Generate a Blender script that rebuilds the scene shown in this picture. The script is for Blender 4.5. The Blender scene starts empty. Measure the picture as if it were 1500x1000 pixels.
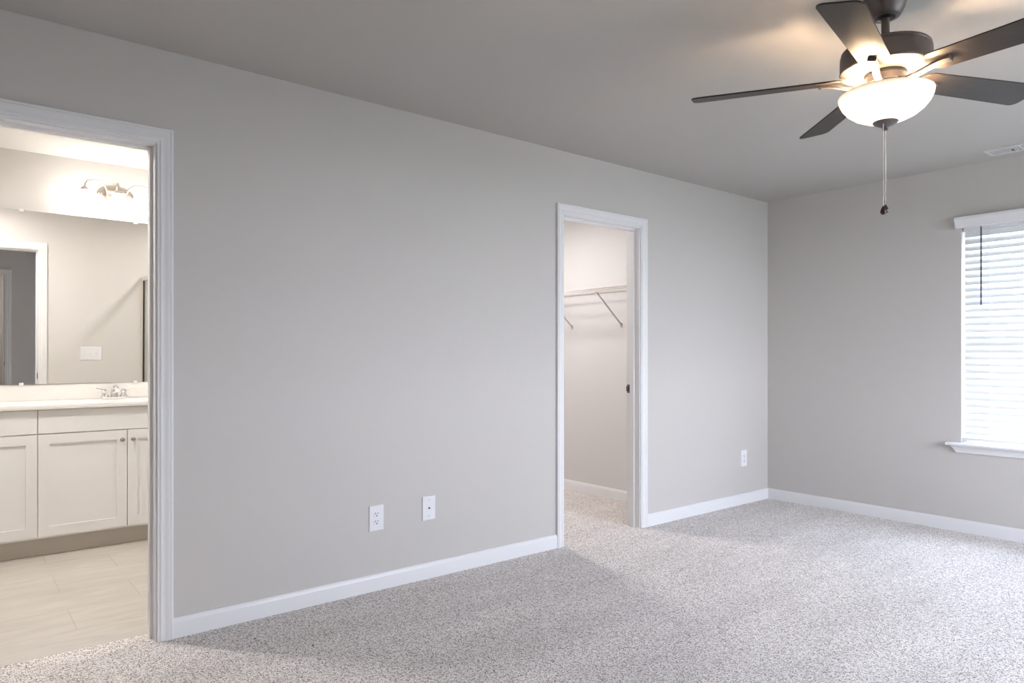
import bpy, bmesh, math, random
from mathutils import Vector, Matrix
random.seed(7)
PI = math.pi
S = bpy.context.scene
COL = S.collection

# ------------------------------------------------------------------ camera, sky, exposure
FOCAL_PX = 1019.15
EYE = Vector((3.146, 0.0, 1.1776))
YAW = math.radians(51.083)            # camera turned from the long wall's direction towards the left wall
cd = bpy.data.cameras.new('camera')
cam = bpy.data.objects.new('camera', cd)
COL.objects.link(cam)
cam.location = EYE
cam.rotation_euler = (PI / 2, 0, YAW)
cd.sensor_width = 36.0
cd.lens = FOCAL_PX / 1500 * 36
cd.shift_y = 20.25 / 1500
cd.clip_start = 0.02
S.camera = cam

w = bpy.data.worlds.new('world')
S.world = w
w.use_nodes = True
wn, wl = w.node_tree.nodes, w.node_tree.links
wn.clear()
wo = wn.new('ShaderNodeOutputWorld')
bg = wn.new('ShaderNodeBackground')
tc = wn.new('ShaderNodeTexCoord')
sep = wn.new('ShaderNodeSeparateXYZ')
rmp = wn.new('ShaderNodeValToRGB')
rmp.color_ramp.elements[0].position = 0.0
rmp.color_ramp.elements[0].color = (0.85, 0.875, 1.0, 1)
rmp.color_ramp.elements[1].position = 0.8
rmp.color_ramp.elements[1].color = (0.685, 0.77, 1.0, 1)
wl.new(tc.outputs['Generated'], sep.inputs[0])
wl.new(sep.outputs['Z'], rmp.inputs['Fac'])
wl.new(rmp.outputs['Color'], bg.inputs['Color'])
bg.inputs['Strength'].default_value = 8.5
wl.new(bg.outputs[0], wo.inputs['Surface'])

S.view_settings.view_transform = 'Standard'
S.view_settings.look = 'None'
S.view_settings.gamma = 1.0
S.view_settings.use_curve_mapping = False
S.view_settings.exposure = 1.53
S.cycles.denoising_prefilter = 'ACCURATE'
S.cycles.max_bounces = 14
S.cycles.diffuse_bounces = 8
S.cycles.glossy_bounces = 6
S.cycles.transmission_bounces = 8
S.cycles.transparent_max_bounces = 12
S.cycles.sample_clamp_indirect = 40.0

FAN_W, BOWL_L, SHADE_L, FILL_L, SHOWER_L, CLOSET_L, HALL_L = 4.0, 1.0, 4.8, 150.0, 85.0, 47.0, 22.0

# room measures (metres): left wall X = 0, far wall Y = FAR, right wall X = RIGHT
FAR, RIGHT, H = 5.254, 4.30, 2.44
ENTRY, JOG, NEAR = 3.20, 0.89, -0.60
BATH_H = 2.465
WALL_T = 0.115
WIN1 = (1.415, 2.330, 0.595, 2.050)   # far wall window: X0, X1, Z0, Z1
WIN2 = (2.45, 4.65, 0.595, 2.050)     # right wall window: Y0, Y1, Z0, Z1


def portal(name, loc, rot, sx, sy):
    d = bpy.data.lights.new(name, 'AREA')
    d.shape = 'RECTANGLE'
    d.size, d.size_y = sx, sy
    d.cycles.is_portal = True
    o = bpy.data.objects.new(name, d)
    COL.objects.link(o)
    o.location, o.rotation_euler = loc, rot
    return o


portal('window_portal', ((WIN1[0] + WIN1[1]) / 2, FAR + 0.16, (WIN1[2] + WIN1[3]) / 2), (-PI / 2, 0, 0), WIN1[1] - WIN1[0], WIN1[3] - WIN1[2])
portal('window_portal', (RIGHT + 0.16, (WIN2[0] + WIN2[1]) / 2, (WIN2[2] + WIN2[3]) / 2), (PI / 2, 0, PI / 2), WIN2[1] - WIN2[0], WIN2[3] - WIN2[2])


# ------------------------------------------------------------------ materials
def mat(name, color, rough=0.6, metal=0.0, spec=0.5, coat=0.0):
    m = bpy.data.materials.new(name)
    m.use_nodes = True
    b = m.node_tree.nodes['Principled BSDF']
    b.inputs['Base Color'].default_value = (*color, 1)
    b.inputs['Roughness'].default_value = rough
    b.inputs['Metallic'].default_value = metal
    b.inputs['Specular IOR Level'].default_value = spec
    b.inputs['Coat Weight'].default_value = coat
    return m


def nodes(m):
    nt = m.node_tree
    return nt.nodes, nt.links, nt.nodes['Principled BSDF']


def add_bump(m, scale, strength, dist=0.001, detail=3):
    n, l, b = nodes(m)
    t = n.new('ShaderNodeTexCoord')
    x = n.new('ShaderNodeTexNoise')
    x.inputs['Scale'].default_value = scale
    x.inputs['Detail'].default_value = detail
    bp = n.new('ShaderNodeBump')
    bp.inputs['Strength'].default_value = strength
    bp.inputs['Distance'].default_value = dist
    l.new(t.outputs['Object'], x.inputs['Vector'])
    l.new(x.outputs['Fac'], bp.inputs['Height'])
    l.new(bp.outputs['Normal'], b.inputs['Normal'])


M = {}
M['wall'] = mat('wall_paint', (0.575, 0.55, 0.522), 0.55, spec=0.3)
add_bump(M['wall'], 180, 0.10, 0.0006)
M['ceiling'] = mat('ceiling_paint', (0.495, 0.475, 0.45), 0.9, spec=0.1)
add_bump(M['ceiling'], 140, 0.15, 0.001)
M['bathwall'] = mat('bathroom_paint', (0.66, 0.64, 0.615), 0.6, spec=0.3)
M['bathceil'] = mat('bathroom_ceiling_paint', (0.78, 0.76, 0.73), 0.9, spec=0.1)
M['closetwall'] = mat('closet_paint', (0.67, 0.65, 0.64), 0.7, spec=0.2)
M['trim'] = mat('white_trim_paint', (0.78, 0.778, 0.782), 0.35)
M['plastic'] = mat('white_plastic', (0.80, 0.80, 0.82), 0.35)
M['dark'] = mat('dark_slot', (0.02, 0.02, 0.022), 0.6)
M['darkgrey'] = mat('grey_metal', (0.18, 0.175, 0.17), 0.4, 0.8)
M['nickel'] = mat('brushed_nickel', (0.46, 0.41, 0.36), 0.32, 1.0)
M['chrome'] = mat('chrome', (0.85, 0.85, 0.85), 0.08, 1.0)
M['strike'] = mat('strike_plate_metal', (0.16, 0.14, 0.12), 0.40, 0.9)
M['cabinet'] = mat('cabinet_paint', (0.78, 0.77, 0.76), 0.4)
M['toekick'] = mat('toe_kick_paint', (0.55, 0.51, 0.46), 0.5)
M['counter'] = mat('cultured_marble', (0.82, 0.80, 0.77), 0.18)
M['bronze'] = mat('fan_bronze', (0.155, 0.135, 0.13), 0.48, 0.6)
M['black'] = mat('black_rubber', (0.012, 0.011, 0.011), 0.5)
M['pendant'] = mat('pull_pendant_wood', (0.045, 0.02, 0.014), 0.3)
M['chain'] = mat('chain_metal', (0.75, 0.70, 0.66), 0.25, 0.9)
M['wire'] = mat('white_coated_wire', (0.74, 0.70, 0.68), 0.4)
M['brace'] = mat('grey_coated_brace', (0.55, 0.51, 0.49), 0.4)
M['ventwhite'] = mat('vent_paint', (0.62, 0.615, 0.60), 0.5)
M['wand'] = mat('clear_grey_wand', (0.10, 0.105, 0.13), 0.6, spec=0.2)
M['cord'] = mat('blind_cord', (0.75, 0.77, 0.80), 0.7)
M['vinyl'] = mat('window_vinyl', (0.80, 0.81, 0.82), 0.35)
M['mirror'] = mat('mirror_silver', (0.93, 0.93, 0.92), 0.0, 1.0)
M['satin'] = mat('satin_frame', (0.68, 0.64, 0.59), 0.35, 0.2)
M['pan'] = mat('shower_pan', (0.8, 0.79, 0.77), 0.25)


def wood_blade():
    m = mat('fan_blade_wood', (0.12, 0.098, 0.08), 0.46, 0.0, 0.3)
    n, l, b = nodes(m)
    t = n.new('ShaderNodeTexCoord')
    mp = n.new('ShaderNodeMapping')
    mp.inputs['Scale'].default_value = (6, 120, 20)
    x = n.new('ShaderNodeTexNoise')
    x.inputs['Scale'].default_value = 1.0
    x.inputs['Detail'].default_value = 5
    r = n.new('ShaderNodeValToRGB')
    r.color_ramp.elements[0].position = 0.3
    r.color_ramp.elements[0].color = (0.036, 0.028, 0.023, 1)
    r.color_ramp.elements[1].position = 0.7
    r.color_ramp.elements[1].color = (0.044, 0.035, 0.029, 1)
    l.new(t.outputs['Object'], mp.inputs[0])
    l.new(mp.outputs[0], x.inputs['Vector'])
    l.new(x.outputs['Fac'], r.inputs['Fac'])
    l.new(r.outputs['Color'], b.inputs['Base Color'])
    return m


M['blade'] = wood_blade()


def carpet_mat():
    m = mat('speckled_carpet', (0.5, 0.46, 0.43), 1.0, spec=0.05)
    n, l, b = nodes(m)
    b.inputs['Sheen Weight'].default_value = 0.15
    b.inputs['Sheen Roughness'].default_value = 0.6
    t = n.new('ShaderNodeTexCoord')
    # yarn tufts: each tuft has a tone of its own
    a = n.new('ShaderNodeTexVoronoi')
    a.inputs['Scale'].default_value = 270
    a.inputs['Randomness'].default_value = 1.0
    sp = n.new('ShaderNodeSeparateColor')
    r = n.new('ShaderNodeValToRGB')
    els = r.color_ramp.elements
    els[0].position, els[0].color = 0.02, (0.10, 0.074, 0.064, 1)
    els[1].position, els[1].color = 1.0, (0.93, 0.905, 0.89, 1)
    e = els.new(0.20); e.color = (0.41, 0.35, 0.315, 1)
    e = els.new(0.45); e.color = (0.74, 0.68, 0.645, 1)
    e = els.new(0.75); e.color = (0.88, 0.84, 0.815, 1)
    # vacuum tracks: broad faint bands in the nap
    mp = n.new('ShaderNodeMapping')
    mp.inputs['Rotation'].default_value = (0, 0, 0.5)
    mp.inputs['Scale'].default_value = (2.6, 0.7, 1)
    v = n.new('ShaderNodeTexNoise')
    v.inputs['Scale'].default_value = 1.6
    v.inputs['Detail'].default_value = 4
    vr = n.new('ShaderNodeMapRange')
    vr.inputs['From Min'].default_value, vr.inputs['From Max'].default_value = 0.35, 0.65
    vr.inputs['To Min'].default_value, vr.inputs['To Max'].default_value = 0.92, 1.06
    mx = n.new('ShaderNodeMix')
    mx.data_type = 'RGBA'
    mx.blend_type = 'MULTIPLY'
    mx.inputs['Factor'].default_value = 1.0
    l.new(t.outputs['Object'], a.inputs['Vector'])
    l.new(t.outputs['Object'], mp.inputs[0])
    l.new(mp.outputs[0], v.inputs['Vector'])
    l.new(v.outputs['Fac'], vr.inputs['Value'])
    l.new(a.outputs['Color'], sp.inputs['Color'])
    l.new(sp.outputs[0], r.inputs['Fac'])
    l.new(r.outputs['Color'], mx.inputs[6])
    l.new(vr.outputs['Result'], mx.inputs[7])
    l.new(mx.outputs[2], b.inputs['Base Color'])
    bp = n.new('ShaderNodeBump')
    bp.invert = True
    bp.inputs['Strength'].default_value = 0.35
    bp.inputs['Distance'].default_value = 0.004
    l.new(a.outputs['Distance'], bp.inputs['Height'])
    l.new(bp.outputs['Normal'], b.inputs['Normal'])
    return m


M['carpet'] = carpet_mat()


def tile_mat():
    m = mat('beige_floor_tile', (0.6, 0.55, 0.48), 0.4)
    n, l, b = nodes(m)
    t = n.new('ShaderNodeTexCoord')
    mp = n.new('ShaderNodeMapping')
    mp.inputs['Rotation'].default_value = (0, 0, PI / 2)
    mp.inputs['Location'].default_value = (0.12, 0.06, 0)
    br = n.new('ShaderNodeTexBrick')
    br.offset = 0.5
    br.inputs['Scale'].default_value = 1.0
    br.inputs['Brick Width'].default_value = 0.61
    br.inputs['Row Height'].default_value = 0.305
    br.inputs['Mortar Size'].default_value = 0.0022
    br.inputs['Mortar Smooth'].default_value = 0.2
    br.inputs['Color1'].default_value = (0.56, 0.525, 0.475, 1)
    br.inputs['Color2'].default_value = (0.53, 0.495, 0.445, 1)
    br.inputs['Mortar'].default_value = (0.43, 0.395, 0.35, 1)
    ms = n.new('ShaderNodeMapping')
    ms.inputs['Scale'].default_value = (9, 2.2, 1)
    x = n.new('ShaderNodeTexNoise')
    x.inputs['Scale'].default_value = 1.3
    x.inputs['Detail'].default_value = 6
    x.inputs['Distortion'].default_value = 1.2
    r = n.new('ShaderNodeMapRange')
    r.inputs['From Min'].default_value, r.inputs['From Max'].default_value = 0.3, 0.7
    r.inputs['To Min'].default_value, r.inputs['To Max'].default_value = 0.90, 1.08
    mx = n.new('ShaderNodeMix')
    mx.data_type = 'RGBA'
    mx.blend_type = 'MULTIPLY'
    mx.inputs['Factor'].default_value = 1.0
    l.new(t.outputs['Object'], mp.inputs[0])
    l.new(mp.outputs[0], br.inputs['Vector'])
    l.new(t.outputs['Object'], ms.inputs[0])
    l.new(ms.outputs[0], x.inputs['Vector'])
    l.new(x.outputs['Fac'], r.inputs['Value'])
    l.new(br.outputs['Color'], mx.inputs[6])
    l.new(r.outputs['Result'], mx.inputs[7])
    l.new(mx.outputs[2], b.inputs['Base Color'])
    return m


M['tile'] = tile_mat()


def thin_glass(name, tint=(1, 1, 1), refl=0.08):
    m = bpy.data.materials.new(name)
    m.use_nodes = True
    n, l = m.node_tree.nodes, m.node_tree.links
    n.clear()
    o = n.new('ShaderNodeOutputMaterial')
    mx = n.new('ShaderNodeMixShader')
    lw = n.new('ShaderNodeLayerWeight')
    pw = n.new('ShaderNodeMath')
    pw.operation = 'POWER'
    pw.inputs[1].default_value = 4.0
    ma = n.new('ShaderNodeMath')
    ma.operation = 'MULTIPLY_ADD'
    ma.inputs[1].default_value = 0.7
    ma.inputs[2].default_value = 0.04
    lw.inputs['Blend'].default_value = 0.5
    l.new(lw.outputs['Facing'], pw.inputs[0])
    l.new(pw.outputs[0], ma.inputs[0])
    tr = n.new('ShaderNodeBsdfTransparent')
    tr.inputs['Color'].default_value = (*tint, 1)
    gl = n.new('ShaderNodeBsdfGlossy')
    gl.inputs['Roughness'].default_value = 0.0
    l.new(ma.outputs[0], mx.inputs[0])
    l.new(tr.outputs[0], mx.inputs[1])
    l.new(gl.outputs[0], mx.inputs[2])
    l.new(mx.outputs[0], o.inputs[0])
    return m


M['glass'] = thin_glass('window_glass', (0.97, 0.985, 0.98))
M['showerglass'] = thin_glass('shower_glass', (0.96, 0.97, 0.965))


def frosted(name, color, trans=0.75):
    """frosted lamp glass: passes the bulb's light through, diffused"""
    m = bpy.data.materials.new(name)
    m.use_nodes = True
    n, l = m.node_tree.nodes, m.node_tree.links
    n.clear()
    o = n.new('ShaderNodeOutputMaterial')
    mx = n.new('ShaderNodeMixShader')
    mx.inputs[0].default_value = trans
    d = n.new('ShaderNodeBsdfDiffuse')
    t = n.new('ShaderNodeBsdfTranslucent')
    d.inputs['Color'].default_value = (*color, 1)
    t.inputs['Color'].default_value = (*color, 1)
    g = n.new('ShaderNodeBsdfGlossy')
    g.inputs['Roughness'].default_value = 0.15
    m2 = n.new('ShaderNodeMixShader')
    m2.inputs[0].default_value = 0.04
    l.new(d.outputs[0], mx.inputs[1])
    l.new(t.outputs[0], mx.inputs[2])
    l.new(mx.outputs[0], m2.inputs[1])
    l.new(g.outputs[0], m2.inputs[2])
    l.new(m2.outputs[0], o.inputs[0])
    return m




def glowing_glass(name, color, strength):
    """white lamp glass lit from within: shines in its own right"""
    m = mat(name, (0.82, 0.80, 0.77), 0.25)
    b = m.node_tree.nodes['Principled BSDF']
    b.inputs['Emission Color'].default_value = (*color, 1)
    b.inputs['Emission Strength'].default_value = strength
    return m


M['bowl'] = glowing_glass('frosted_bowl_glass', (1.0, 0.80, 0.56), BOWL_L)
nt_, lk_, b_ = nodes(M['bowl'])
tc_ = nt_.new('ShaderNodeTexCoord')
sz_ = nt_.new('ShaderNodeSeparateXYZ')
mr_ = nt_.new('ShaderNodeMapRange')       # the glass glows strongest round the bulbs, least at the rim
mr_.inputs['From Min'].default_value, mr_.inputs['From Max'].default_value = -0.342, -0.385
mr_.inputs['To Min'].default_value, mr_.inputs['To Max'].default_value = 0.10, BOWL_L
lk_.new(tc_.outputs['Object'], sz_.inputs[0])
lk_.new(sz_.outputs['Z'], mr_.inputs['Value'])
lk_.new(mr_.outputs['Result'], b_.inputs['Emission Strength'])
M['shade'] = glowing_glass('frosted_shade_glass', (1.0, 0.95, 0.90), SHADE_L)
M['slat'] = frosted('white_blind_slat', (0.86, 0.88, 0.88), 0.035)


def emit(name, color, strength):
    m = bpy.data.materials.new(name)
    m.use_nodes = True
    n, l = m.node_tree.nodes, m.node_tree.links
    n.clear()
    o = n.new('ShaderNodeOutputMaterial')
    e = n.new('ShaderNodeEmission')
    e.inputs['Color'].default_value = (*color, 1)
    e.inputs['Strength'].default_value = strength
    l.new(e.outputs[0], o.inputs[0])
    return m


# ------------------------------------------------------------------ mesh helpers
class MB:
    def __init__(self):
        self.v, self.f = [], []

    def quad_strip(self, rings, closed=True, cap0=False, cap1=False):
        base = len(self.v)
        n = len(rings[0])
        for r in rings:
            self.v += [Vector(p) for p in r]
        for i in range(len(rings) - 1):
            for j in range(n if closed else n - 1):
                a = base + i * n + j
                b = base + i * n + (j + 1) % n
                self.f.append((a, b, b + n, a + n))
        if cap0:
            self.f.append(tuple(base + j for j in reversed(range(n))))
        if cap1:
            o = base + (len(rings) - 1) * n
            self.f.append(tuple(o + j for j in range(n)))
        return self

    def box(self, x0, x1, y0, y1, z0, z1):
        return self.quad_strip([[(x0, y0, z0), (x1, y0, z0), (x1, y1, z0), (x0, y1, z0)],
                                [(x0, y0, z1), (x1, y0, z1), (x1, y1, z1), (x0, y1, z1)]], True, True, True)

    def rbox(self, x0, x1, y0, y1, z0, z1, r, axis='x', out=1):
        """plate with a bevelled front face: axis = the thin direction, out = the sign of its front"""
        def pt(a, b, c):
            return {'x': (a, b, c), 'y': (b, a, c), 'z': (b, c, a)}[axis]
        if axis == 'x':
            t0, t1, p0, p1, q0, q1 = x0, x1, y0, y1, z0, z1
        elif axis == 'y':
            t0, t1, p0, p1, q0, q1 = y0, y1, x0, x1, z0, z1
        else:
            t0, t1, p0, p1, q0, q1 = z0, z1, x0, x1, y0, y1
        back, front = (t0, t1) if out > 0 else (t1, t0)
        mid = front - out * r
        def ring(t, i):
            return [pt(t, p0 + i, q0 + i), pt(t, p1 - i, q0 + i), pt(t, p1 - i, q1 - i), pt(t, p0 + i, q1 - i)]
        return self.quad_strip([ring(back, 0), ring(mid, 0), ring(front - out * r * 0.3, r * 0.3), ring(front, r)], True, True, True)

    def lathe(self, prof, c, seg=48, axis='z', cap=True):
        c = Vector(c)
        rings = []
        for r, h in prof:
            ring = []
            for k in range(seg):
                a = 2 * PI * k / seg
                u, v = r * math.cos(a), r * math.sin(a)
                p = {'z': (u, v, h), 'x': (h, u, v), 'y': (u, h, v)}[axis]
                ring.append(c + Vector(p))
            rings.append(ring)
        return self.quad_strip(rings, True, cap and prof[0][0] > 1e-6, cap and prof[-1][0] > 1e-6)

    def tube(self, pts, rad, seg=10, cap=True):
        pts = [Vector(p) for p in pts]
        if not hasattr(rad, '__len__'):
            rad = [rad] * len(pts)
        up = Vector((0, 0, 1))
        rings = []
        prev = None
        for i, p in enumerate(pts):
            d = (pts[min(i + 1, len(pts) - 1)] - pts[max(i - 1, 0)]).normalized()
            if prev is None:
                a = d.cross(up)
                if a.length < 1e-3:
                    a = d.cross(Vector((1, 0, 0)))
                a.normalize()
            else:
                a = (prev - d * prev.dot(d)).normalized()
            prev = a
            b = d.cross(a)
            rings.append([p + (a * math.cos(2 * PI * k / seg) + b * math.sin(2 * PI * k / seg)) * rad[i] for k in range(seg)])
        return self.quad_strip(rings, True, cap, cap)

    def strip(self, pts, width, thick):
        """flat bar swept in the local XZ plane, width along Y"""
        rings = []
        for i, (x, z) in enumerate(pts):
            x0, z0 = pts[max(i - 1, 0)]
            x1, z1 = pts[min(i + 1, len(pts) - 1)]
            d = Vector((x1 - x0, z1 - z0)).normalized()
            nx, nz = -d.y * thick / 2, d.x * thick / 2
            wd = (width[i] if hasattr(width, '__len__') else width) / 2
            rings.append([(x - nx, -wd, z - nz), (x - nx, wd, z - nz), (x + nx, wd, z + nz), (x + nx, -wd, z + nz)])
        return self.quad_strip(rings, True, True, True)

    def sphere(self, c, r, seg=16, sz=1.0):
        prof = [(max(r * math.sin(PI * k / 10), 1e-7), -r * sz * math.cos(PI * k / 10)) for k in range(11)]
        return self.lathe(prof, c, seg)

    def prism(self, poly, z0, z1):
        return self.quad_strip([[(x, y, z0) for x, y in poly], [(x, y, z1) for x, y in poly]], True, True, True)

    def build(self, name, material, parent=None, smooth=None, xf=None):
        me = bpy.data.meshes.new(name)
        off = parent_loc(parent)
        vs = [xf @ p for p in self.v] if xf else self.v
        me.from_pydata([tuple(p - off) for p in vs], [], self.f)
        bm = bmesh.new()
        bm.from_mesh(me)
        bmesh.ops.remove_doubles(bm, verts=bm.verts, dist=1e-6)
        bmesh.ops.recalc_face_normals(bm, faces=bm.faces)
        bm.to_mesh(me)
        bm.free()
        me.materials.append(material)
        o = bpy.data.objects.new(name, me)
        COL.objects.link(o)
        if parent:
            o.parent = parent
        if smooth is not None:
            me.polygons.foreach_set('use_smooth', [True] * len(me.polygons))
            me.set_sharp_from_angle(angle=math.radians(smooth))
        return o


def parent_loc(p):
    v = Vector((0, 0, 0))
    while p:
        v += p.location
        p = p.parent
    return v


def tag(o, label=None, cat=None, group=None, kind=None):
    if label: o['label'] = label
    if cat: o['category'] = cat
    if group: o['group'] = group
    if kind: o['kind'] = kind
    return o


def thing(name, loc, label=None, cat=None, group=None, kind=None):
    o = bpy.data.objects.new(name, None)
    COL.objects.link(o)
    o.location = loc
    o.empty_display_size = 0.1
    return tag(o, label, cat, group, kind)


def struct(name, mb, m, parent=None, smooth=None):
    o = mb.build(name, m, parent, smooth)
    if not parent:
        o['kind'] = 'structure'
    return o


def lamp(name, loc, watts, color, radius, parent):
    d = bpy.data.lights.new(name, 'POINT')
    d.energy, d.color, d.shadow_soft_size = watts, color, radius
    o = bpy.data.objects.new(name, d)
    COL.objects.link(o)
    o.location = Vector(loc) - parent_loc(parent)
    o.parent = parent
    return o


def wall_mb(axis, t0, t1, a0, a1, z0, z1, holes=()):
    """wall slab with rectangular holes; axis 'x' = thin along X and running along Y"""
    mb = MB()
    def bx(p0, p1, q0, q1):
        if p1 - p0 < 1e-5 or q1 - q0 < 1e-5:
            return
        mb.box(t0, t1, p0, p1, q0, q1) if axis == 'x' else mb.box(p0, p1, t0, t1, q0, q1)
    a = a0
    for h0, h1, g0, g1 in sorted(holes):
        bx(a, h0, z0, z1)
        bx(h0, h1, z0, g0)
        bx(h0, h1, g1, z1)
        a = h1
    bx(a, a1, z0, z1)
    return mb


# ------------------------------------------------------------------ the room shell
TOP = 2.56
BATH = (-0.110, 0.655)        # bathroom doorway between the jamb faces (Y)
CLOS = (2.952, 3.660)         # closet doorway
ENTR = (-0.090, 0.675)        # entry doorway behind the camera
HEAD, JT = 2.045, 0.019


def hole(d):
    return (d[0] - JT, d[1] + JT, -0.05, HEAD + JT)


struct('wall_left', wall_mb('x', -WALL_T, 0, -1.30, FAR + 0.15, -0.05, TOP, [hole(BATH), hole(CLOS)]), M['wall'])
struct('wall_far', wall_mb('y', FAR, FAR + 0.15, 0, RIGHT + 0.15, -0.05, TOP, [(WIN1[0], WIN1[1], WIN1[2] - 0.02, WIN1[3])]), M['wall'])
struct('wall_right', wall_mb('x', RIGHT, RIGHT + 0.15, JOG, FAR, -0.05, TOP, [(WIN2[0], WIN2[1], WIN2[2] - 0.02, WIN2[3])]), M['wall'])
struct('wall_near', MB().box(ENTRY + WALL_T, 5.1, JOG - WALL_T, JOG, -0.05, TOP), M['wall'])
struct('wall_entry', wall_mb('x', ENTRY, ENTRY + WALL_T, NEAR, JOG, -0.05, TOP, [hole(ENTR)]), M['wall'])
struct('wall_vestibule', MB().box(0, 5.1, NEAR - WALL_T, NEAR, -0.05, TOP), M['wall'])
struct('wall_hall', MB().box(5.0, 5.1, NEAR, JOG - WALL_T, -0.05, TOP), M['wall'])
mb = MB()
mb.box(0, RIGHT, NEAR, FAR, -0.05, 0.0)
mb.box(-WALL_T, 0, BATH[0], BATH[1], -0.05, 0.0)
mb.box(-2.3, 0, 2.5, 4.24, -0.05, 0.0)
mb.box(RIGHT, 5.0, NEAR, JOG - WALL_T, -0.05, 0.0)
struct('floor', mb, M['carpet'])
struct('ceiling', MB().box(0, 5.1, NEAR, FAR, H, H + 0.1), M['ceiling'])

# bathroom and closet shells
struct('floor_bathroom', MB().box(-2.2, -WALL_T, -1.2, 2.4, -0.05, -0.004), M['tile'])
struct('ceiling_bathroom', MB().box(-2.3, -WALL_T, -1.3, 2.5, BATH_H, BATH_H + 0.09), M['bathceil'])
struct('wall_bathroom_back', MB().box(-2.3, -2.2, -1.3, 2.5, -0.05, BATH_H), M['bathwall'])
struct('wall_bathroom_near', MB().box(-2.2, -WALL_T, -1.3, -1.2, -0.05, BATH_H), M['bathwall'])
struct('wall_bathroom_end', MB().box(-2.2, -WALL_T, 2.4, 2.5, -0.05, BATH_H), M['bathwall'])
# the bathroom's and the closet's own paint on the back of the shared wall (a 3 mm skim coat)
struct('wall_bathroom_front', wall_mb('x', -WALL_T - 0.003, -WALL_T, -1.2, 2.4, -0.004, BATH_H, [(BATH[0] - JT, BATH[1] + JT, -0.004, HEAD + JT)]), M['bathwall'])
struct('ceiling_closet', MB().box(-2.4, -WALL_T, 2.5, 4.355, H, H + 0.1), M['ceiling'])
struct('wall_closet_back', MB().box(-2.4, -2.3, 2.5, 4.355, -0.05, H), M['closetwall'])
struct('wall_closet_far', MB().box(-2.3, -WALL_T, 4.24, 4.355, -0.05, H), M['closetwall'])

# ------------------------------------------------------------------ trim
BASE = [(0, 0), (0.013, 0), (0.013, 0.062), (0.0115, 0.069), (0.008, 0.075), (0.006, 0.081), (0.004, 0.083), (0, 0.083)]


def baseboard(mb, p0, p1, n):
    """p0 -> p1 along the wall foot, n = direction into the room"""
    d = (Vector((*p1, 0)) - Vector((*p0, 0))).normalized()
    nn = Vector((*n, 0))
    rings = []
    for p in (p0, p1):
        rings.append([Vector((*p, 0)) + nn * t + Vector((0, 0, z)) for t, z in BASE])
    mb.quad_strip(rings, True, True, True)


CASE_W = 0.060
CASING = [(0, 0), (0, 0.007), (0.002, 0.009), (0.009, 0.0095), (0.012, 0.0125), (0.019, 0.013), (0.021, 0.0115), (0.026, 0.0118),
          (0.034, 0.0135), (0.041, 0.017), (0.047, 0.0175), (0.049, 0.0155), (0.051, 0.0178), (0.057, 0.018), (0.060, 0.0155), (0.060, 0)]


def casing(mb, a0, a1, head, x, out, reveal=0.006):
    """door casing round an opening in a wall that runs along Y, face at x, front towards out"""
    a0, a1, head = a0 - reveal, a1 + reveal, head + reveal
    rings = []
    for k in range(4):
        ring = []
        for o, t in CASING:
            y = (a0 - o) if k < 2 else (a1 + o)
            z = 0.0 if k in (0, 3) else head + o
            ring.append((x + out * t, y, z))
        rings.append(ring)
    mb.quad_strip(rings, True, True, True)


def doorway(name, d, x0, x1, stop0, stop1, strike_x, strike_side=1, strike=True, casing_sides=(True, True)):
    """x0 < x1 wall faces; stops between stop0 and stop1"""
    r = thing(name, ((x0 + x1) / 2, (d[0] + d[1]) / 2, 0), kind='structure')
    j = MB()
    j.box(x0, x1, d[0] - JT, d[0], 0, HEAD + JT)
    j.box(x0, x1, d[1], d[1] + JT, 0, HEAD + JT)
    j.box(x0, x1, d[0], d[1], HEAD, HEAD + JT)
    j.build('jamb', M['trim'], r)
    s = MB()
    s.box(stop0, stop1, d[0], d[0] + 0.011, 0, HEAD)
    s.box(stop0, stop1, d[1] - 0.011, d[1], 0, HEAD)
    s.box(stop0, stop1, d[0] + 0.011, d[1] - 0.011, HEAD - 0.011, HEAD)
    s.build('door_stop', M['trim'], r)
    if casing_sides[1]:
        c = MB(); casing(c, d[0], d[1], HEAD, x1, 1)
        c.build('casing', M['trim'], r, 40)
    if casing_sides[0]:
        c = MB(); casing(c, d[0], d[1], HEAD, x0, -1)
        c.build('casing', M['trim'], r, 40)
    if strike:
        y = d[1]
        p = MB()
        p.box(strike_x - 0.014, strike_x + 0.014, y - 0.0025, y + 0.001, 0.917, 0.975)
        p.box(strike_x - 0.020, strike_x - 0.013, y - 0.004, y + 0.001, 0.928, 0.964)
        sp = p.build('strike_plate', M['strike'], r)
        MB().box(strike_x - 0.006, strike_x + 0.007, y - 0.0032, y, 0.932, 0.960).build('latch_hole', M['dark'], sp)
    return r


doorway('door_1', BATH, -WALL_T, 0, -0.080, -0.045, -0.098)
doorway('door_2', CLOS, -WALL_T, 0, -0.080, -0.045, -0.098)
doorway('door_3', ENTR, ENTRY, ENTRY + WALL_T, ENTRY + 0.045, ENTRY + 0.080, ENTRY + 0.025, casing_sides=(True, True))

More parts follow.
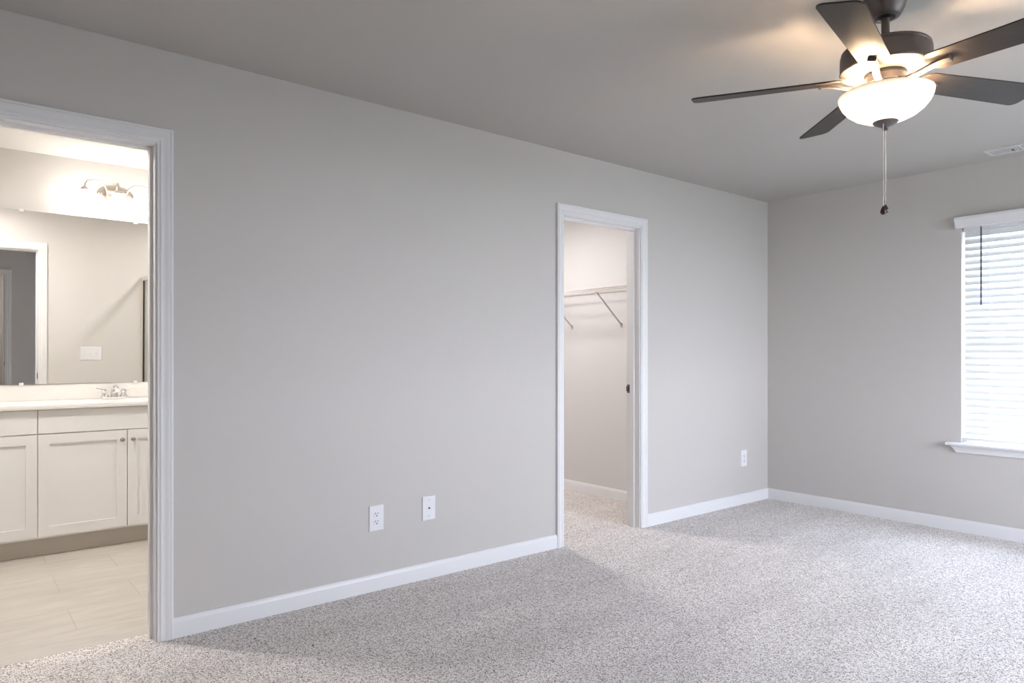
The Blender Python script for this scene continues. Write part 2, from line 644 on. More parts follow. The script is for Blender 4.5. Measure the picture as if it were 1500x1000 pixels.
mb = MB()
baseboard(mb, (0, BATH[1] + 0.066), (0, CLOS[0] - 0.066), (1, 0))
baseboard(mb, (0, CLOS[1] + 0.066), (0, FAR), (1, 0))
baseboard(mb, (0, NEAR), (0, BATH[0] - 0.066), (1, 0))
struct('baseboard_left', mb, M['trim'], None, 30)
mb = MB(); baseboard(mb, (0, FAR), (RIGHT, FAR), (0, -1))
struct('baseboard_far', mb, M['trim'], None, 30)
mb = MB(); baseboard(mb, (RIGHT, FAR), (RIGHT, JOG), (-1, 0))
struct('baseboard_right', mb, M['trim'], None, 30)
mb = MB(); baseboard(mb, (ENTRY, JOG), (RIGHT, JOG), (0, 1))
baseboard(mb, (ENTRY, ENTR[1] + 0.066), (ENTRY, JOG), (-1, 0))
struct('baseboard_near', mb, M['trim'], None, 30)
mb = MB(); baseboard(mb, (-2.3, 4.24), (-WALL_T, 4.24), (0, -1))
baseboard(mb, (-2.3, 2.5), (-2.3, 4.24), (1, 0))
struct('baseboard_closet', mb, M['trim'], None, 30)


# ------------------------------------------------------------------ windows
def window(name, along, a0, a1, z0, z1, face, out, units):
    """along 'x' or 'y' = the wall's direction; face = room face of the wall, out = sign of outdoors"""
    def bx(mb, p0, p1, t0, t1, q0, q1):
        ta, tb = sorted((face + out * t0, face + out * t1))
        mb.box(p0, p1, ta, tb, q0, q1) if along == 'x' else mb.box(ta, tb, p0, p1, q0, q1)
    loc = ((a0 + a1) / 2, face, z0) if along == 'x' else (face, (a0 + a1) / 2, z0)
    r = thing(name, loc, kind='structure')
    f, g = MB(), MB()
    F = 0.035
    bx(f, a0, a0 + F, 0.085, 0.15, z0, z1)
    bx(f, a1 - F, a1, 0.085, 0.15, z0, z1)
    bx(f, a0 + F, a1 - F, 0.085, 0.15, z0, z0 + F)
    bx(f, a0 + F, a1 - F, 0.085, 0.15, z1 - F, z1)
    W = (a1 - a0 - 2 * F) / units
    zm = (z0 + z1) / 2
    for k in range(units):
        b0 = a0 + F + k * W + (0.03 if k else 0)
        b1 = a0 + F + (k + 1) * W - (0.03 if k < units - 1 else 0)
        if k:
            bx(f, b0 - 0.06, b0, 0.085, 0.15, z0 + F, z1 - F)
        for s0, s1, t in ((z0 + F, zm + 0.02, 0.095), (zm - 0.02, z1 - F, 0.122)):
            R = 0.035
            bx(f, b0, b0 + R, t, t + 0.026, s0, s1)
            bx(f, b1 - R, b1, t, t + 0.026, s0, s1)
            bx(f, b0 + R, b1 - R, t, t + 0.026, s0, s0 + R)
            bx(f, b0 + R, b1 - R, t, t + 0.026, s1 - R, s1)
            bx(g, b0 + R, b1 - R, t + 0.011, t + 0.015, s0 + R, s1 - R)
    f.build('window_frame', M['vinyl'], r)
    g.build('window_glass', M['glass'], r)
    # stool with horns, and a moulded apron whose ends are cut back
    s = MB()
    bx(s, a0, a1, 0.0, 0.095, z0 - 0.02, z0)
    e0, e1 = a0 - 0.078, a1 + 0.078
    prof = [(0.0, z0 - 0.02), (-0.050, z0 - 0.02), (-0.056, z0 - 0.016), (-0.058, z0 - 0.010), (-0.056, z0 - 0.004), (-0.050, z0), (0.0, z0)]
    rings = []
    for e in (e0, e1):
        rings.append([((e, face + out * t, z) if along == 'x' else (face + out * t, e, z)) for t, z in prof])
    s.quad_strip(rings, True, True, True)
    s.build('window_sill', M['trim'], r, 30)
    ap = MB()
    zb = z0 - 0.02
    prof = [(0.0, zb, 0.0), (-0.034, zb, 0.0), (-0.034, zb - 0.008, 0.003), (-0.026, zb - 0.018, 0.010), (-0.019, zb - 0.032, 0.018), (-0.016, zb - 0.044, 0.024), (-0.011, zb - 0.047, 0.026), (0.0, zb - 0.047, 0.026)]
    rings = []
    for e, sg in ((a0 - 0.052, 1), (a1 + 0.052, -1)):
        rings.append([((e + sg * c, face + out * t, z) if along == 'x' else (face + out * t, e + sg * c, z)) for t, z, c in prof])
    ap.quad_strip(rings, True, True, True)
    ap.build('apron', M['trim'], r, 30)
    return r


window('window_1', 'x', *WIN1, FAR, 1, 1)
window('window_2', 'y', *WIN2, RIGHT, 1, 2)

# ------------------------------------------------------------------ window blind
bl = thing('window_blind', ((WIN1[0] + WIN1[1]) / 2, FAR + 0.03, WIN1[2]),
           'white slatted window blind hanging in the window above the sill', 'blind')
v0, v1 = WIN1[0] - 0.026, WIN1[1] + 0.026
prof = [(0.0, 2.024), (-0.030, 2.024), (-0.036, 2.028), (-0.036, 2.036), (-0.039, 2.044), (-0.040, 2.060), (-0.046, 2.072),
        (-0.050, 2.078), (-0.050, 2.092), (-0.047, 2.096), (0.0, 2.096)]
mb = MB()
mb.quad_strip([[(e, FAR + t, z) for t, z in prof] for e in (v0, v1)], True, True, True)
mb.build('valance', M['trim'], bl, 30)
b0, b1 = WIN1[0] + 0.012, WIN1[1] - 0.012
YB = FAR + 0.036
MB().box(b0, b1, YB - 0.024, YB + 0.024, 2.005, 2.048).build('head_rail', M['trim'], bl)
mb = MB()
TILT = math.radians(65)
n_sl, pitch, z_top = 30, 0.0452, 1.985
for i in range(n_sl):
    z = z_top - i * pitch
    rings = []
    for x in (b0, b1):
        up, dn = [], []
        for k in range(7):
            q = -1 + 2 * k / 6
            cw = 0.025 * q
            crown = 0.0022 * (1 - q * q)
            # room-side edge lower than the outdoor edge
            y = YB + cw * math.cos(TILT) - crown * math.sin(TILT)
            zz = z + cw * math.sin(TILT) + crown * math.cos(TILT)
            up.append((x, y - 0.0013 * math.sin(TILT), zz + 0.0013 * math.cos(TILT)))
            dn.append((x, y + 0.0013 * math.sin(TILT), zz - 0.0013 * math.cos(TILT)))
        rings.append(up + dn[::-1])
    mb.quad_strip(rings, True, True, True)
mb.build('slats', M['slat'], bl, 40)
MB().box(b0, b1, YB - 0.025, YB + 0.025, 0.612, 0.630).build('bottom_rail', M['trim'], bl)
for x in (WIN1[0] + 0.155, (WIN1[0] + WIN1[1]) / 2, WIN1[1] - 0.155):
    mb = MB()
    for y in (YB - 0.0225, YB + 0.0225):
        mb.tube([(x, y, 0.62), (x, y, 2.01)], 0.0009, 6)
    mb.tube([(x, YB, 0.62), (x, YB, 2.01)], 0.0008, 6)
    mb.build('ladder_cord', M['cord'], bl)
MB().tube([(WIN1[0] + 0.118, YB - 0.045, 1.505), (WIN1[0] + 0.118, YB - 0.045, 2.02)], 0.0048, 8).build('tilt_wand', M['wand'], bl, 60)


# ------------------------------------------------------------------ outlets and plates on the left wall
def plate_root(name, y, z, label, cat, group=None):
    r = thing(name, (0, y, z), label, cat, group)
    MB().rbox(0.0, 0.0065, y - 0.040, y + 0.040, z - 0.0635, z + 0.0635, 0.003).build('cover_plate', M['plastic'], r)
    return r


def outlet(y, z, label):
    r = plate_root('wall_outlet', y, z, label, 'outlet', 'duplex outlets on the left wall')
    for dz in (0.0195, -0.0195):
        poly = []
        for k in range(24):
            a = 2 * PI * k / 24
            yy = 0.0172 * math.cos(a)
            zz = max(-0.0125, min(0.0125, 0.0172 * math.sin(a)))
            poly.append((yy, zz))
        mb = MB()
        mb.quad_strip([[(0.006, y + a, z + dz + b) for a, b in poly], [(0.0085, y + a * 0.97, z + dz + b * 0.97) for a, b in poly]], True, False, True)
        rc = mb.build('receptacle', M['plastic'], r)
        s = MB()
        s.box(0.008, 0.0089, y - 0.0080, y - 0.0050, z + dz - 0.0015, z + dz + 0.0085)
        s.box(0.008, 0.0089, y + 0.0052, y + 0.0078, z + dz, z + dz + 0.0078)
        s.lathe([(1e-5, 0.008), (0.0034, 0.008), (0.0034, 0.0089), (1e-5, 0.0089)], (0, y, z + dz - 0.0078), 12, 'x')
        s.build('slots', M['dark'], rc)
    MB().lathe([(0.0028, 0.006), (0.0028, 0.0074), (0.0016, 0.0078)], (0, y, z), 12, 'x').build('screw', M['plastic'], r)


outlet(1.663, 0.3625, 'white duplex outlet low on the long wall, left of the cable plate')
outlet(4.904, 0.361, 'white duplex outlet low on the wall between closet doorway and far corner')
r = plate_root('cable_plate', 1.971, 0.3705, 'white cable jack plate with one small dark centre hole, beside an outlet', 'wall plate')
mb = MB().lathe([(0.0048, 0.006), (0.0048, 0.013), (0.0030, 0.0135)], (0, 1.971, 0.3705), 12, 'x')
mb.build('coaxial_jack', M['darkgrey'], r, 40)
for dz in (0.042, -0.042):
    MB().lathe([(0.003, 0.006), (0.003, 0.0074), (0.0016, 0.0078)], (0, 1.971, 0.3705 + dz), 12, 'x').build('screw', M['nickel'], r)

# ------------------------------------------------------------------ ceiling vent
cv = thing('ceiling_vent', (1.81, 5.04, H), 'white slotted air vent on the ceiling near the far wall', 'vent')
X0, X1, Y0, Y1 = 1.630, 1.990, 4.965, 5.120
mb = MB()
B = 0.026
for a, b, c, d in ((X0, X0 + B, Y0, Y1), (X1 - B, X1, Y0, Y1), (X0 + B, X1 - B, Y0, Y0 + B), (X0 + B, X1 - B, Y1 - B, Y1)):
    mb.box(a, b, c, d, H - 0.007, H)
mb.box(1.803, 1.817, Y0 + B, Y1 - B, H - 0.007, H)
mb.build('vent_frame', M['ventwhite'], cv)
MB().box(X0 + B, X1 - B, Y0 + B, Y1 - B, H - 0.0012, H - 0.0002).build('duct_opening', M['dark'], cv)
mb = MB()
for x0, x1 in ((X0 + B, 1.803), (1.817, X1 - B)):
    k = x0 + 0.006
    while k < x1 - 0.004:
        mb.quad_strip([[(k, yy, H - 0.0066), (k + 0.0015, yy, H - 0.0066), (k + 0.0070, yy, H - 0.0015), (k + 0.0055, yy, H - 0.0015)] for yy in (Y0 + B, Y1 - B)], True, True, True)
        k += 0.0150
mb.build('louvers', M['ventwhite'], cv)
MB().box(1.762, 1.768, 5.03, 5.052, H - 0.014, H - 0.005).build('damper_lever', M['darkgrey'], cv)

# ------------------------------------------------------------------ ceiling fan
FX, FY = 2.066, 2.562
fan = thing('ceiling_fan', (FX, FY, H), 'bronze ceiling fan with five dark blades and a glowing glass bowl light', 'ceiling fan')
c = (FX, FY, 0)
MB().lathe([(0.070, H), (0.071, 2.432), (0.069, 2.418), (0.061, 2.392), (0.051, 2.374), (0.046, 2.367), (0.042, 2.3645), (0.032, 2.3645), (0.030, 2.369), (0.024, 2.374)], c, 56).build('canopy', M['bronze'], fan, 35)
mb = MB().tube([(FX, FY, 2.380), (FX, FY, 2.258)], 0.0135, 24)
dr = mb.build('downrod', M['bronze'], fan, 40)
MB().lathe([(0.0225, 2.384), (0.028, 2.374), (0.0225, 2.366), (0.015, 2.362)], c, 32).build('hanger_ball', M['black'], dr, 60)
MB().lathe([(0.021, 2.281), (0.022, 2.273), (0.021, 2.264), (0.035, 2.262), (0.075, 2.262), (0.120, 2.260), (0.137, 2.256), (0.1425, 2.250), (0.1425, 2.246),
            (0.1400, 2.243), (0.1450, 2.239), (0.1460, 2.223), (0.1460, 2.186), (0.1480, 2.182), (0.1470, 2.177), (0.1430, 2.174),
            (0.1300, 2.171), (0.1240, 2.170), (0.1200, 2.172), (0.0900, 2.170), (0.064, 2.168), (0.0, 2.168)], c, 72).build('motor_housing', M['bronze'], fan, 30)
MB().lathe([(0.066, 2.1695), (0.068, 2.165), (0.066, 2.158), (0.05, 2.158)], c, 56).build('flywheel', M['black'], fan, 40)
mb = MB().lathe([(0.052, 2.163), (0.058, 2.160), (0.058, 2.138), (0.055, 2.133), (0.05, 2.131), (0.066, 2.129), (0.0675, 2.126), (0.066, 2.122), (0.066, 2.104), (0.062, 2.101), (0.012, 2.101)], c, 56)
mb.build('switch_housing', M['bronze'], fan, 30)
bowl = [(0.1480, 2.0985), (0.1515, 2.0970), (0.1520, 2.0930), (0.1490, 2.0790), (0.1400, 2.0600), (0.1240, 2.0400), (0.1010, 2.0220), (0.0720, 2.0080), (0.0400, 1.9990), (0.0120, 1.9965)]
MB().lathe(bowl, c, 72, cap=False).build('glass_bowl', M['bowl'], fan, 80)
MB().tube([(FX, FY, 2.102), (FX, FY, 1.990)], 0.005, 10).build('center_rod', M['bronze'], fan)
MB().lathe([(0.002, 2.002), (0.040, 2.0005), (0.0415, 1.9975), (0.037, 1.9925), (0.024, 1.985), (0.013, 1.981), (0.010, 1.977), (0.0095, 1.971), (0.006, 1.968), (0.0001, 1.967)], c, 48).build('finial', M['bronze'], fan, 40)
for k in range(2):
    a = math.radians(-67 + 90 + 180 * k)
    bx_, by_ = FX + 0.088 * math.cos(a), FY + 0.088 * math.sin(a)
    sx_, sy_ = FX + 0.055 * math.cos(a), FY + 0.055 * math.sin(a)
    MB().tube([(sx_, sy_, 2.108), ((sx_ + bx_) / 2, (sy_ + by_) / 2, 2.082)], 0.014, 16).build('lamp_socket', M['plastic'], fan, 40)
    lamp('bulb_light', (bx_, by_, 2.054), FAN_W, (1.0, 0.72, 0.45), 0.022, fan)

BZ = 2.157
R0, R1 = 0.130, 0.662


def blade_outline():
    pts = []
    w0, w1 = 0.050, 0.066
    # tip: rounded corners
    def arc(cx, cy, r, a0, a1, n=8):
        for i in range(n + 1):
            a = math.radians(a0 + (a1 - a0) * i / n)
            pts.append((cx + r * math.cos(a), cy + r * math.sin(a)))
    arc(R1 - 0.028, w1 - 0.028, 0.028, 0, 90)
    arc(R0 + 0.045, w0 - 0.032, 0.036, 95, 170, 8)
    arc(R0 + 0.045, -w0 + 0.032, 0.036, 190, 265, 8)
    arc(R1 - 0.028, -w1 + 0.028, 0.028, 270, 360)
    return pts


PITCH = math.radians(12.5)
bm_blade = MB()
ol = blade_outline()
def ring_at(z, inset):
    out = []
    for x, y in ol:
        x2 = x - inset if x > (R0 + R1) / 2 else x + inset
        y2 = y - inset if y > 0 else y + inset
        out.append((x2, y2, z))
    return out
bm_blade.quad_strip([ring_at(-0.0028, 0.0012), ring_at(-0.0018, 0), ring_at(0.0018, 0), ring_at(0.0028, 0.0012)], True, True, True)
ROT = Matrix.Rotation(-PITCH, 4, 'X')
iron = MB()
path = [(0.050, -0.022), (0.064, -0.028), (0.082, -0.031), (0.108, -0.028), (0.135, -0.021), (0.160, -0.014), (0.185, -0.0095), (0.204, -0.0085)]
iron.strip(path, [0.026, 0.024, 0.021, 0.021, 0.022, 0.024, 0.025, 0.025], 0.009)
iron_end = MB().box(0.204, 0.215, -0.0140, 0.0140, -0.0155, -0.0028)

proto = None
for k in range(5):
    ang = math.radians(-5.3 + 72 * k)
    if proto is None:
        bo = bm_blade.build('blade', M['blade'], None, None, ROT)
        bo.data.materials[0] = M['blade']
        io = iron.build('blade_iron', M['bronze'], None, 40, ROT)
        eo = iron_end.build('iron_tip', M['darkgrey'], None, None, ROT)
        proto = (bo, io, eo)
    else:
        bo, io, eo = [p.copy() for p in proto]
        for o in (bo, io, eo):
            COL.objects.link(o)
    bo.parent = fan
    bo.location = (0, 0, BZ - H)
    bo.rotation_euler = (0, 0, ang)
    io.parent = bo
    eo.parent = bo

# pull chains: beads on a string, hanging from the finial
def pull_chain(x, y, ztop, zend):
    mb = MB()
    z = ztop
    while z > zend + 0.03:
        mb.sphere((x, y, z), 0.0019, 8)
        z -= 0.0046
    mb.tube([(x, y, ztop), (x, y, zend + 0.02)], 0.0006, 6)
    o = mb.build('pull_chain', M['chain'], fan, 60)
    MB().lathe([(0.0015, zend + 0.031), (0.0035, zend + 0.028), (0.0085, zend + 0.018), (0.0100, zend + 0.010), (0.0080, zend + 0.003), (0.0030, zend), (0.0001, zend)], (x, y, 0), 20).build('pendant', M['pendant'], o, 60)


CDIR = Vector((EYE.x - FX, EYE.y - FY, 0)).normalized()
CSID = Vector((-CDIR.y, CDIR.x, 0))
for s, t, zt, ze in ((-0.0065, 0.024, 1.990, 1.669), (0.0005, 0.004, 1.968, 1.677)):
    q = Vector((FX, FY, 0)) + CDIR * t + CSID * s
    pull_chain(q.x, q.y, zt, ze)

# ------------------------------------------------------------------ bathroom: vanity
VX = -1.730                    # door faces
VB = -2.2
Y_SPLIT = 0.395


def shaker(y0, y1, z0, z1, name, root, knob_side):
    t, rail = 0.018, 0.056
    x0, x1 = VX - t, VX
    mb = MB()
    mb.box(x0, x1, y0, y0 + rail, z0, z1)
    mb.box(x0, x1, y1 - rail, y1, z0, z1)
    mb.box(x0, x1, y0 + rail, y1 - rail, z0, z0 + rail)
    mb.box(x0, x1, y0 + rail, y1 - rail, z1 - rail, z1)
    mb.box(x0, x1 - 0.010, y0 + rail, y1 - rail, z0 + rail, z1 - rail)
    d = mb.build(name, M['cabinet'], root)
    if knob_side:
        ky = y1 - rail / 2 if knob_side > 0 else y0 + rail / 2
        MB().lathe([(0.005, VX), (0.005, VX + 0.010), (0.009, VX + 0.014), (0.0135, VX + 0.019), (0.0135, VX + 0.023), (0.009, VX + 0.027), (0.0001, VX + 0.028)], (0, ky, z1 - 0.058), 20, 'x').build('knob', M['nickel'], d, 50)
    return d


def vanity(y0, y1, label):
    r = thing('vanity_cabinet', ((VX + VB) / 2, (y0 + y1) / 2, 0), label, 'cabinet', 'vanity cabinets under the mirror')
    mb = MB()
    mb.box(VB + 0.001, VX - 0.0185, y0, y1, 0.105, 0.862)
    mb.build('cabinet_body', M['cabinet'], r)
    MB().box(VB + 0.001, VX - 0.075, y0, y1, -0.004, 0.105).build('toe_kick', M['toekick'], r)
    g = 0.0018
    ym = (y0 + y1) / 2 + 0.003
    zt = 0.858
    MB().rbox(VX - 0.018, VX, y0 + g, y1 - g, 0.720, zt, 0.0015).build('drawer_front', M['cabinet'], r)
    shaker(y0 + g, ym - g, 0.120, 0.715, 'door', r, 1)
    shaker(ym + g, y1 - g, 0.120, 0.715, 'door', r, -1)
    return r


vanity(-0.525, Y_SPLIT, 'white shaker vanity cabinet cut by the left edge of the photo')
vanity(Y_SPLIT, 1.315, 'white shaker vanity cabinet with two small knobs, below the faucet')

ct = thing('countertop', ((VX + VB) / 2, 0.4, 0.862), 'white cultured marble countertop lying on the vanity cabinets', 'countertop')
CY0, CY1, CX0, CX1, CZ0, CZ1 = -0.54, 1.335, VB + 0.0005, VX + 0.027, 0.862, 0.890
SINKS = [0.85]
mb = MB()
NX, NY = 36, 130
def ctz(x, y):
    z = CZ1
    for sy in SINKS:
        q = ((x + 1.935) / 0.165) ** 2 + ((y - sy) / 0.225) ** 2
        if q < 1:
            z -= 0.024 * (1 - q) ** 0.6
    return z
rows = []
for i in range(NX + 1):
    x = CX0 + (CX1 - CX0) * i / NX
    rows.append([(x, CY0 + (CY1 - CY0) * j / NY, ctz(x, CY0 + (CY1 - CY0) * j / NY)) for j in range(NY + 1)])
rows.append([(CX1 + 0.002, p[1], CZ1 - 0.004) for p in rows[-1]])
rows.append([(CX1 + 0.002, p[1], CZ0 + 0.004) for p in rows[-1]])
rows.append([(CX1, p[1], CZ0) for p in rows[-1]])
rows.append([(CX0, p[1], CZ0) for p in rows[-1]])
mb.quad_strip(rows, False)
nv = NY + 1
for j in (0, NY):
    mb.f.append(tuple(j + i * nv for i in range(len(rows))))
mb.build('marble_top', M['counter'], ct, 40)
bs = MB().rbox(VB + 0.0005, VB + 0.020, CY0, CY1, CZ1, 0.9945, 0.003, 'x', 1).build('backsplash', M['counter'])
tag(bs, 'white marble backsplash strip between the countertop and the mirror', 'backsplash')

# faucet
fc = thing('faucet', (-2.125, 0.85, CZ1), 'chrome two-handle bathroom faucet standing behind the sink', 'faucet')
fx, fy, fz = -2.125, 0.85, CZ1
poly = []
for k in range(32):
    a = 2 * PI * k / 32
    poly.append((fx + 0.028 * math.sin(a), fy + math.copysign(0.055, math.cos(a)) * (abs(math.cos(a)) > 0.01) + 0.026 * math.cos(a)))
MB().prism(poly, fz, fz + 0.012).build('base_plate', M['chrome'], fc, 40)
for s in (-1, 1):
    hy = fy + s * 0.055
    mb = MB().lathe([(0.024, fz + 0.012), (0.025, fz + 0.018), (0.019, fz + 0.028), (0.016, fz + 0.040), (0.019, fz + 0.050), (0.018, fz + 0.058), (0.008, fz + 0.064), (0.0001, fz + 0.065)], (fx, hy, 0), 24)
    mb.tube([(fx, hy, fz + 0.056), (fx + 0.004, hy + s * 0.030, fz + 0.064), (fx + 0.008, hy + s * 0.062, fz + 0.070)], [0.008, 0.006, 0.0075], 10)
    mb.build('handle', M['chrome'], fc, 50)
mb = MB().lathe([(0.023, fz + 0.012), (0.022, fz + 0.03), (0.020, fz + 0.05)], (fx, fy, 0), 24)
mb.tube([(fx - 0.002, fy, fz + 0.03), (fx + 0.006, fy, fz + 0.058), (fx + 0.04, fy, fz + 0.075), (fx + 0.085, fy, fz + 0.072), (fx + 0.115, fy, fz + 0.058)], [0.022, 0.021, 0.018, 0.015, 0.013], 16)
mb.build('spout', M['chrome'], fc, 60)

# mirror, leaning out a little at the top, on plastic clips
mr = thing('wall_mirror', (VB, 0.4, 0.99), 'large frameless mirror on the bathroom wall above the countertop', 'mirror')
MZ0, MZ1 = 0.995, 2.085
LEAN = math.radians(0.7)
TURN = math.radians(0.8)
mx0 = VB + 0.0245
def mpt(z, t, y=0.9):
    return mx0 + (z - MZ0) * math.tan(LEAN) - (y - 0.9) * math.tan(TURN) + t
MY0, MY1 = -0.53, 1.32
mb = MB().quad_strip([[(mpt(z, t, y), y, z) for t, y in ((-0.005, MY0), (0, MY0), (0, MY1), (-0.005, MY1))] for z in (MZ0, MZ1)], True, True, True)
mb.build('mirror_glass', M['mirror'], mr)
mb = MB().box(VB + 0.0005, mx0 - 0.014, MY0 + 0.05, MY1 - 0.05, MZ0 + 0.05, MZ1 - 0.05)
mb.build('backing_board', M['bathwall'], mr)
for z, ys in ((MZ0, (0.345, 0.985)), (MZ1, (0.345, 0.985))):
    for y in ys:
        s = 1 if z == MZ0 else -1
        x = mpt(z, 0, y)
        mb = MB().box(VB + 0.0005, x + 0.003, y - 0.012, y + 0.012, min(z, z - s * 0.006), max(z, z - s * 0.006))
        mb.box(x, x + 0.003, y - 0.012, y + 0.012, min(z, z + s * 0.010), max(z, z + s * 0.010))
        mb.build('mirror_clip', M['plastic'], mr)

# vanity light
LY, LZ = 0.868, 2.258
vl = thing('vanity_light', (VB, LY, LZ), 'three-arm nickel vanity light with glowing bell glass shades above the mirror', 'light fixture')
def oval(x, sy, sz, n=48):
    return [(x, LY + sy * math.cos(2 * PI * k / n), LZ + sz * math.sin(2 * PI * k / n)) for k in range(n)]
MB().quad_strip([oval(VB + 0.0003, 0.110, 0.062), oval(VB + 0.006, 0.110, 0.062), oval(VB + 0.010, 0.104, 0.056), oval(VB + 0.013, 0.094, 0.047),
                 oval(VB + 0.020, 0.090, 0.043), oval(VB + 0.022, 0.086, 0.040)], True, True, True).build('backplate', M['nickel'], vl, 30)
MB().tube([(VB + 0.040, LY - 0.060, LZ + 0.016), (VB + 0.040, LY + 0.060, LZ + 0.016)], 0.013, 16).build('crossbar', M['nickel'], vl, 50)
SX = VB + 0.135
for k in (-1, 0, 1):
    sy = LY + 0.195 * k
    if k:
        y0 = LY + 0.052 * k
        pts = [(VB + 0.02, y0, LZ - 0.012), (VB + 0.050, y0 + 0.002 * k, LZ - 0.014), (VB + 0.062, y0 + 0.006 * k, LZ + 0.010), (VB + 0.075, y0 + 0.02 * k, LZ + 0.042),
               (VB + 0.093, y0 + 0.05 * k, LZ + 0.062), (VB + 0.112, y0 + 0.085 * k, LZ + 0.062), (VB + 0.126, sy - 0.018 * k, LZ + 0.050), (VB + 0.134, sy - 0.003 * k, LZ + 0.028), (SX, sy, LZ + 0.006)]
    else:
        pts = [(VB + 0.04, sy, LZ + 0.016), (VB + 0.052, sy, LZ + 0.038), (VB + 0.075, sy, LZ + 0.060), (VB + 0.100, sy, LZ + 0.060), (VB + 0.124, sy, LZ + 0.042), (SX, sy, LZ + 0.020), (SX, sy, LZ + 0.006)]
    MB().tube(pts, 0.0052, 12).build('arm', M['nickel'], vl, 60)
    MB().lathe([(0.007, LZ + 0.010), (0.012, LZ + 0.006), (0.021, LZ - 0.004), (0.027, LZ - 0.014), (0.027, LZ - 0.017)], (SX, sy, 0), 28).build('shade_cap', M['nickel'], vl, 40)
    sh = MB().lathe([(0.025, LZ - 0.014), (0.033, LZ - 0.022), (0.045, LZ - 0.045), (0.053, LZ - 0.075), (0.060, LZ - 0.105), (0.070, LZ - 0.128), (0.072, LZ - 0.131)], (SX, sy, 0), 40, cap=False).build('glass_shade', M['shade'], vl, 80)

# recessed shower light (throws the slanting shadow of the shower frame), and an added fill light
def recessed(x, y, strength, label):
    rl = thing('recessed_light', (x, y, BATH_H), label, 'light fixture', 'recessed bathroom lights')
    MB().lathe([(0.088, BATH_H), (0.100, BATH_H - 0.002), (0.102, BATH_H - 0.006), (0.088, BATH_H - 0.008), (0.083, BATH_H - 0.004)], (x, y, 0), 40, cap=False).build('trim_ring', M['plastic'], rl, 40)
    MB().lathe([(0.0001, BATH_H - 0.003), (0.083, BATH_H - 0.003), (0.083, BATH_H - 0.001), (0.0001, BATH_H - 0.001)], (x, y, 0), 40).build('lens', emit('led_lens', (1.0, 0.955, 0.92), strength), rl)


recessed(-1.0, 1.98, SHOWER_L, 'round recessed ceiling light over the shower')
recessed(-0.80, 0.05, FILL_L, 'round ceiling fill light out of view, added to brighten the bathroom floor and cabinets')  # added lamp, out of view: lifts the tile and the cabinet fronts

# shower enclosure on the near side of the bathroom, seen in the mirror
sw = thing('shower_enclosure', (-0.55, 1.9, 0), 'glass shower enclosure with slim metal frame reflected at right of the mirror', 'shower')
SXA, SXB, SYA, SYB, STOP = -WALL_T - 0.003, -0.98, 1.49, 2.398, 1.870
mb = MB().box(SXB - 0.05, SXA, SYA - 0.05, SYB, -0.004, 0.075)
mb.build('shower_pan', M['pan'], sw)
mb = MB()
f = 0.014
mb.box(SXA - 0.030, SXA, SYA - f, SYA + f, 0.075, STOP)
mb.box(SXB - f, SXB + f, SYA - f, SYA + f, 0.075, STOP)
mb.box(SXB - f, SXB + f, SYB - 0.03, SYB, 0.075, STOP)
mb.box(SXB, SXA, SYA - 0.018, SYA + 0.018, STOP - 0.035, STOP)
mb.box(SXB - 0.018, SXB + 0.018, SYA, SYB, STOP - 0.035, STOP)
mb.box(SXB, SXA - 0.03, SYA - f, SYA + f, 0.075, 0.10)
mb.box(SXB - f, SXB + f, SYA + f, SYB - 0.03, 0.075, 0.10)
mb.build('metal_frame', M['satin'], sw)
mb = MB()
mb.box(SXA - 0.037, SXA - 0.030, SYA - 0.008, SYA + 0.008, 0.10, STOP - 0.035)
mb.build('door_gasket', M['black'], sw)
mb = MB()
mb.box(SXB + f, SXA - 0.037, SYA - 0.003, SYA + 0.003, 0.10, STOP - 0.035)
mb.box(SXB - 0.003, SXB + 0.003, SYA + f, SYB - 0.03, 0.10, STOP - 0.035)
mb.build('glass_panel', M['showerglass'], sw)

# three-gang switch on the bathroom side of the shared wall (seen in the mirror)
sx0 = -WALL_T - 0.003
ls = thing('light_switch', (sx0, 1.06, 1.145), 'white three-gang light switch plate reflected in the mirror', 'switch')
MB().rbox(sx0 - 0.0065, sx0, 1.06 - 0.085, 1.06 + 0.085, 1.145 - 0.060, 1.145 + 0.060, 0.003, 'x', -1).build('cover_plate', M['plastic'], ls)
for k in (-1, 0, 1):
    y = 1.06 + 0.046 * k
    MB().box(sx0 - 0.015, sx0 - 0.006, y - 0.005, y + 0.005, 1.138, 1.152).build('toggle', M['plastic'], ls)

# ------------------------------------------------------------------ closet: wire shelf, lamp
ws = thing('wire_shelf', (-1.2, 4.24, 1.69), 'white wire closet shelf with lipped front on the closet wall', 'shelf')
WY0, WY1, WZ, WX0, WX1 = 3.935, 4.236, 1.705, -2.296, -0.125
mb = MB()
for y, z, r_ in ((WY0, WZ, 0.0032), (WY0, WZ - 0.030, 0.0032), (WY0 + 0.10, WZ - 0.003, 0.0028), (WY0 + 0.20, WZ - 0.003, 0.0028), (WY1 - 0.004, WZ - 0.003, 0.0032)):
    mb.tube([(WX0, y, z), (WX1, y, z)], r_, 8)
x = WX0 + 0.01
while x < WX1:
    mb.tube([(x, WY1 - 0.002, WZ), (x, WY0, WZ), (x, WY0 - 0.001, WZ - 0.030)], 0.0016, 6)
    x += 0.0254
mb.build('wire_deck', M['wire'], ws, 60)
for x in (-0.69, -1.265, -1.84):
    mb = MB().tube([(x, WY0 + 0.004, WZ - 0.026), (x, WY0 + 0.02, WZ - 0.034), (x, WY1 - 0.012, WZ - 0.268), (x, WY1, WZ - 0.285)], 0.0062, 10)
    mb.box(x - 0.008, x + 0.008, WY1 - 0.004, WY1 + 0.004, WZ - 0.30, WZ - 0.262)
    mb.build('support_brace', M['brace'], ws, 50)
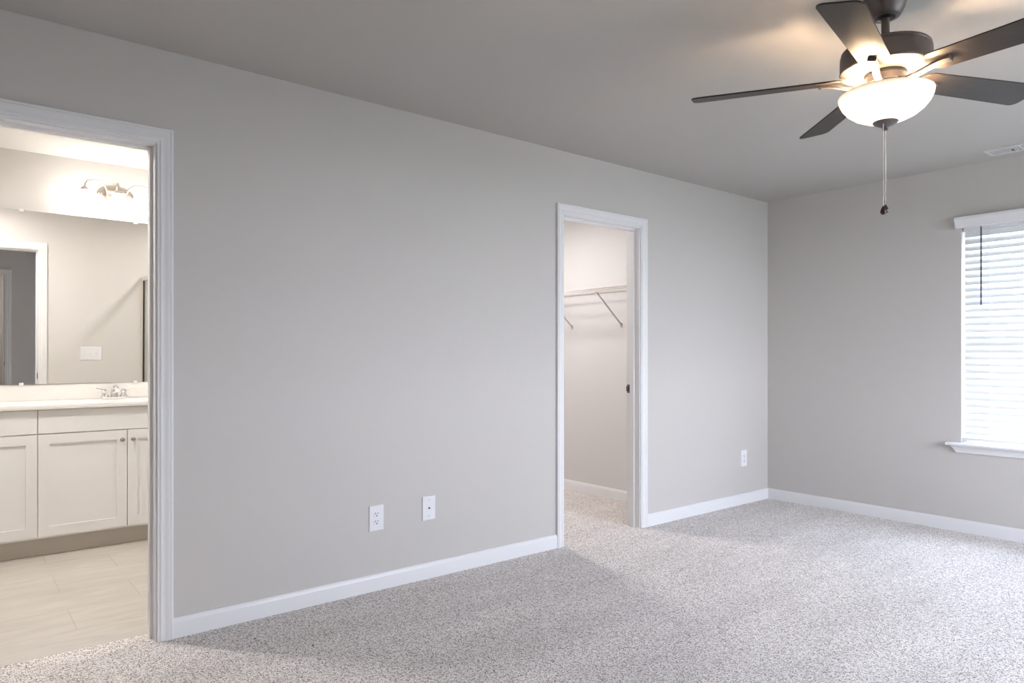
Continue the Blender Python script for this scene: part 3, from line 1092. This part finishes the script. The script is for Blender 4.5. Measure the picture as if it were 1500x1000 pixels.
for x in (-0.55, -0.95, -1.4, -1.9):
    MB().box(x - 0.008, x + 0.008, WY1 - 0.010, WY1 + 0.004, WZ - 0.014, WZ + 0.006).build('wall_clip', M['wire'], ws)

cl = thing('closet_lamp', (-1.15, 3.25, H), 'round white ceiling lamp inside the closet', 'light fixture')
MB().lathe([(0.0001, H), (0.15, H), (0.15, H - 0.02), (0.145, H - 0.025), (0.0001, H - 0.025)], (-1.15, 3.25, 0), 40).build('lamp_base', M['plastic'], cl, 40)
MB().lathe([(0.139, H - 0.024), (0.139, H - 0.028), (0.11, H - 0.031), (0.0001, H - 0.032)], (-1.15, 3.25, 0), 40).build('light_lens', emit('led_lens', (1.0, 0.96, 0.95), CLOSET_L), cl, 60)

hl = thing('hall_lamp', (4.2, 0.05, H), 'round white ceiling lamp in the hall behind the camera', 'light fixture')
MB().lathe([(0.0001, H), (0.15, H), (0.15, H - 0.02), (0.145, H - 0.025), (0.0001, H - 0.025)], (4.2, 0.05, 0), 40).build('lamp_base', M['plastic'], hl, 40)
MB().lathe([(0.139, H - 0.024), (0.139, H - 0.028), (0.11, H - 0.031), (0.0001, H - 0.032)], (4.2, 0.05, 0), 40).build('light_lens', emit('led_lens', (1.0, 0.97, 0.94), HALL_L), hl, 60)

# ------------------------------------------------------------------ outdoors, glimpsed between the slats
GZ = -3.0
grass = mat('lawn', (0.12, 0.17, 0.07), 0.9)
n_, l_, b_ = nodes(grass)
x_ = n_.new('ShaderNodeTexNoise'); x_.inputs['Scale'].default_value = 1.5; x_.inputs['Detail'].default_value = 8
r_ = n_.new('ShaderNodeValToRGB')
r_.color_ramp.elements[0].color = (0.30, 0.30, 0.25, 1); r_.color_ramp.elements[1].color = (0.40, 0.40, 0.34, 1)
t_ = n_.new('ShaderNodeTexCoord')
l_.new(t_.outputs['Object'], x_.inputs['Vector']); l_.new(x_.outputs['Fac'], r_.inputs['Fac']); l_.new(r_.outputs['Color'], b_.inputs['Base Color'])
struct('ground', MB().box(-60, 70, -60, 90, GZ - 0.2, GZ), grass)
siding = mat('pale_siding', (0.66, 0.66, 0.64), 0.7)
roofm = mat('grey_shingles', (0.16, 0.16, 0.17), 0.9)
panem = mat('dark_window_pane', (0.05, 0.07, 0.09), 0.1)
nh = thing('neighbor_house', (-3, 30, GZ), 'pale neighbouring house glimpsed between the blind slats', 'house')
mb = MB().box(-12, 6, 27, 36, GZ, 3.0)
mb.build('house_wall', siding, nh)
mb = MB().quad_strip([[(-12.5, 26.5, 2.9), (-12.5, 36.5, 2.9), (-12.5, 31.5, 5.6)], [(6.5, 26.5, 2.9), (6.5, 36.5, 2.9), (6.5, 31.5, 5.6)]], True, True, True)
mb.build('house_roof', roofm, nh)
for x, z in ((-10.2, -0.6), (-7.5, -0.6), (-5.3, -0.6), (-2.6, -0.6), (0.5, -0.6), (3.5, -0.6)):
    wf = MB().box(x - 0.62, x + 0.62, 26.95, 27.0, z, z + 1.62).build('house_window', M['vinyl'], nh)
    MB().box(x - 0.52, x + 0.52, 26.93, 26.96, z + 0.1, z + 1.52).build('pane', panem, wf)
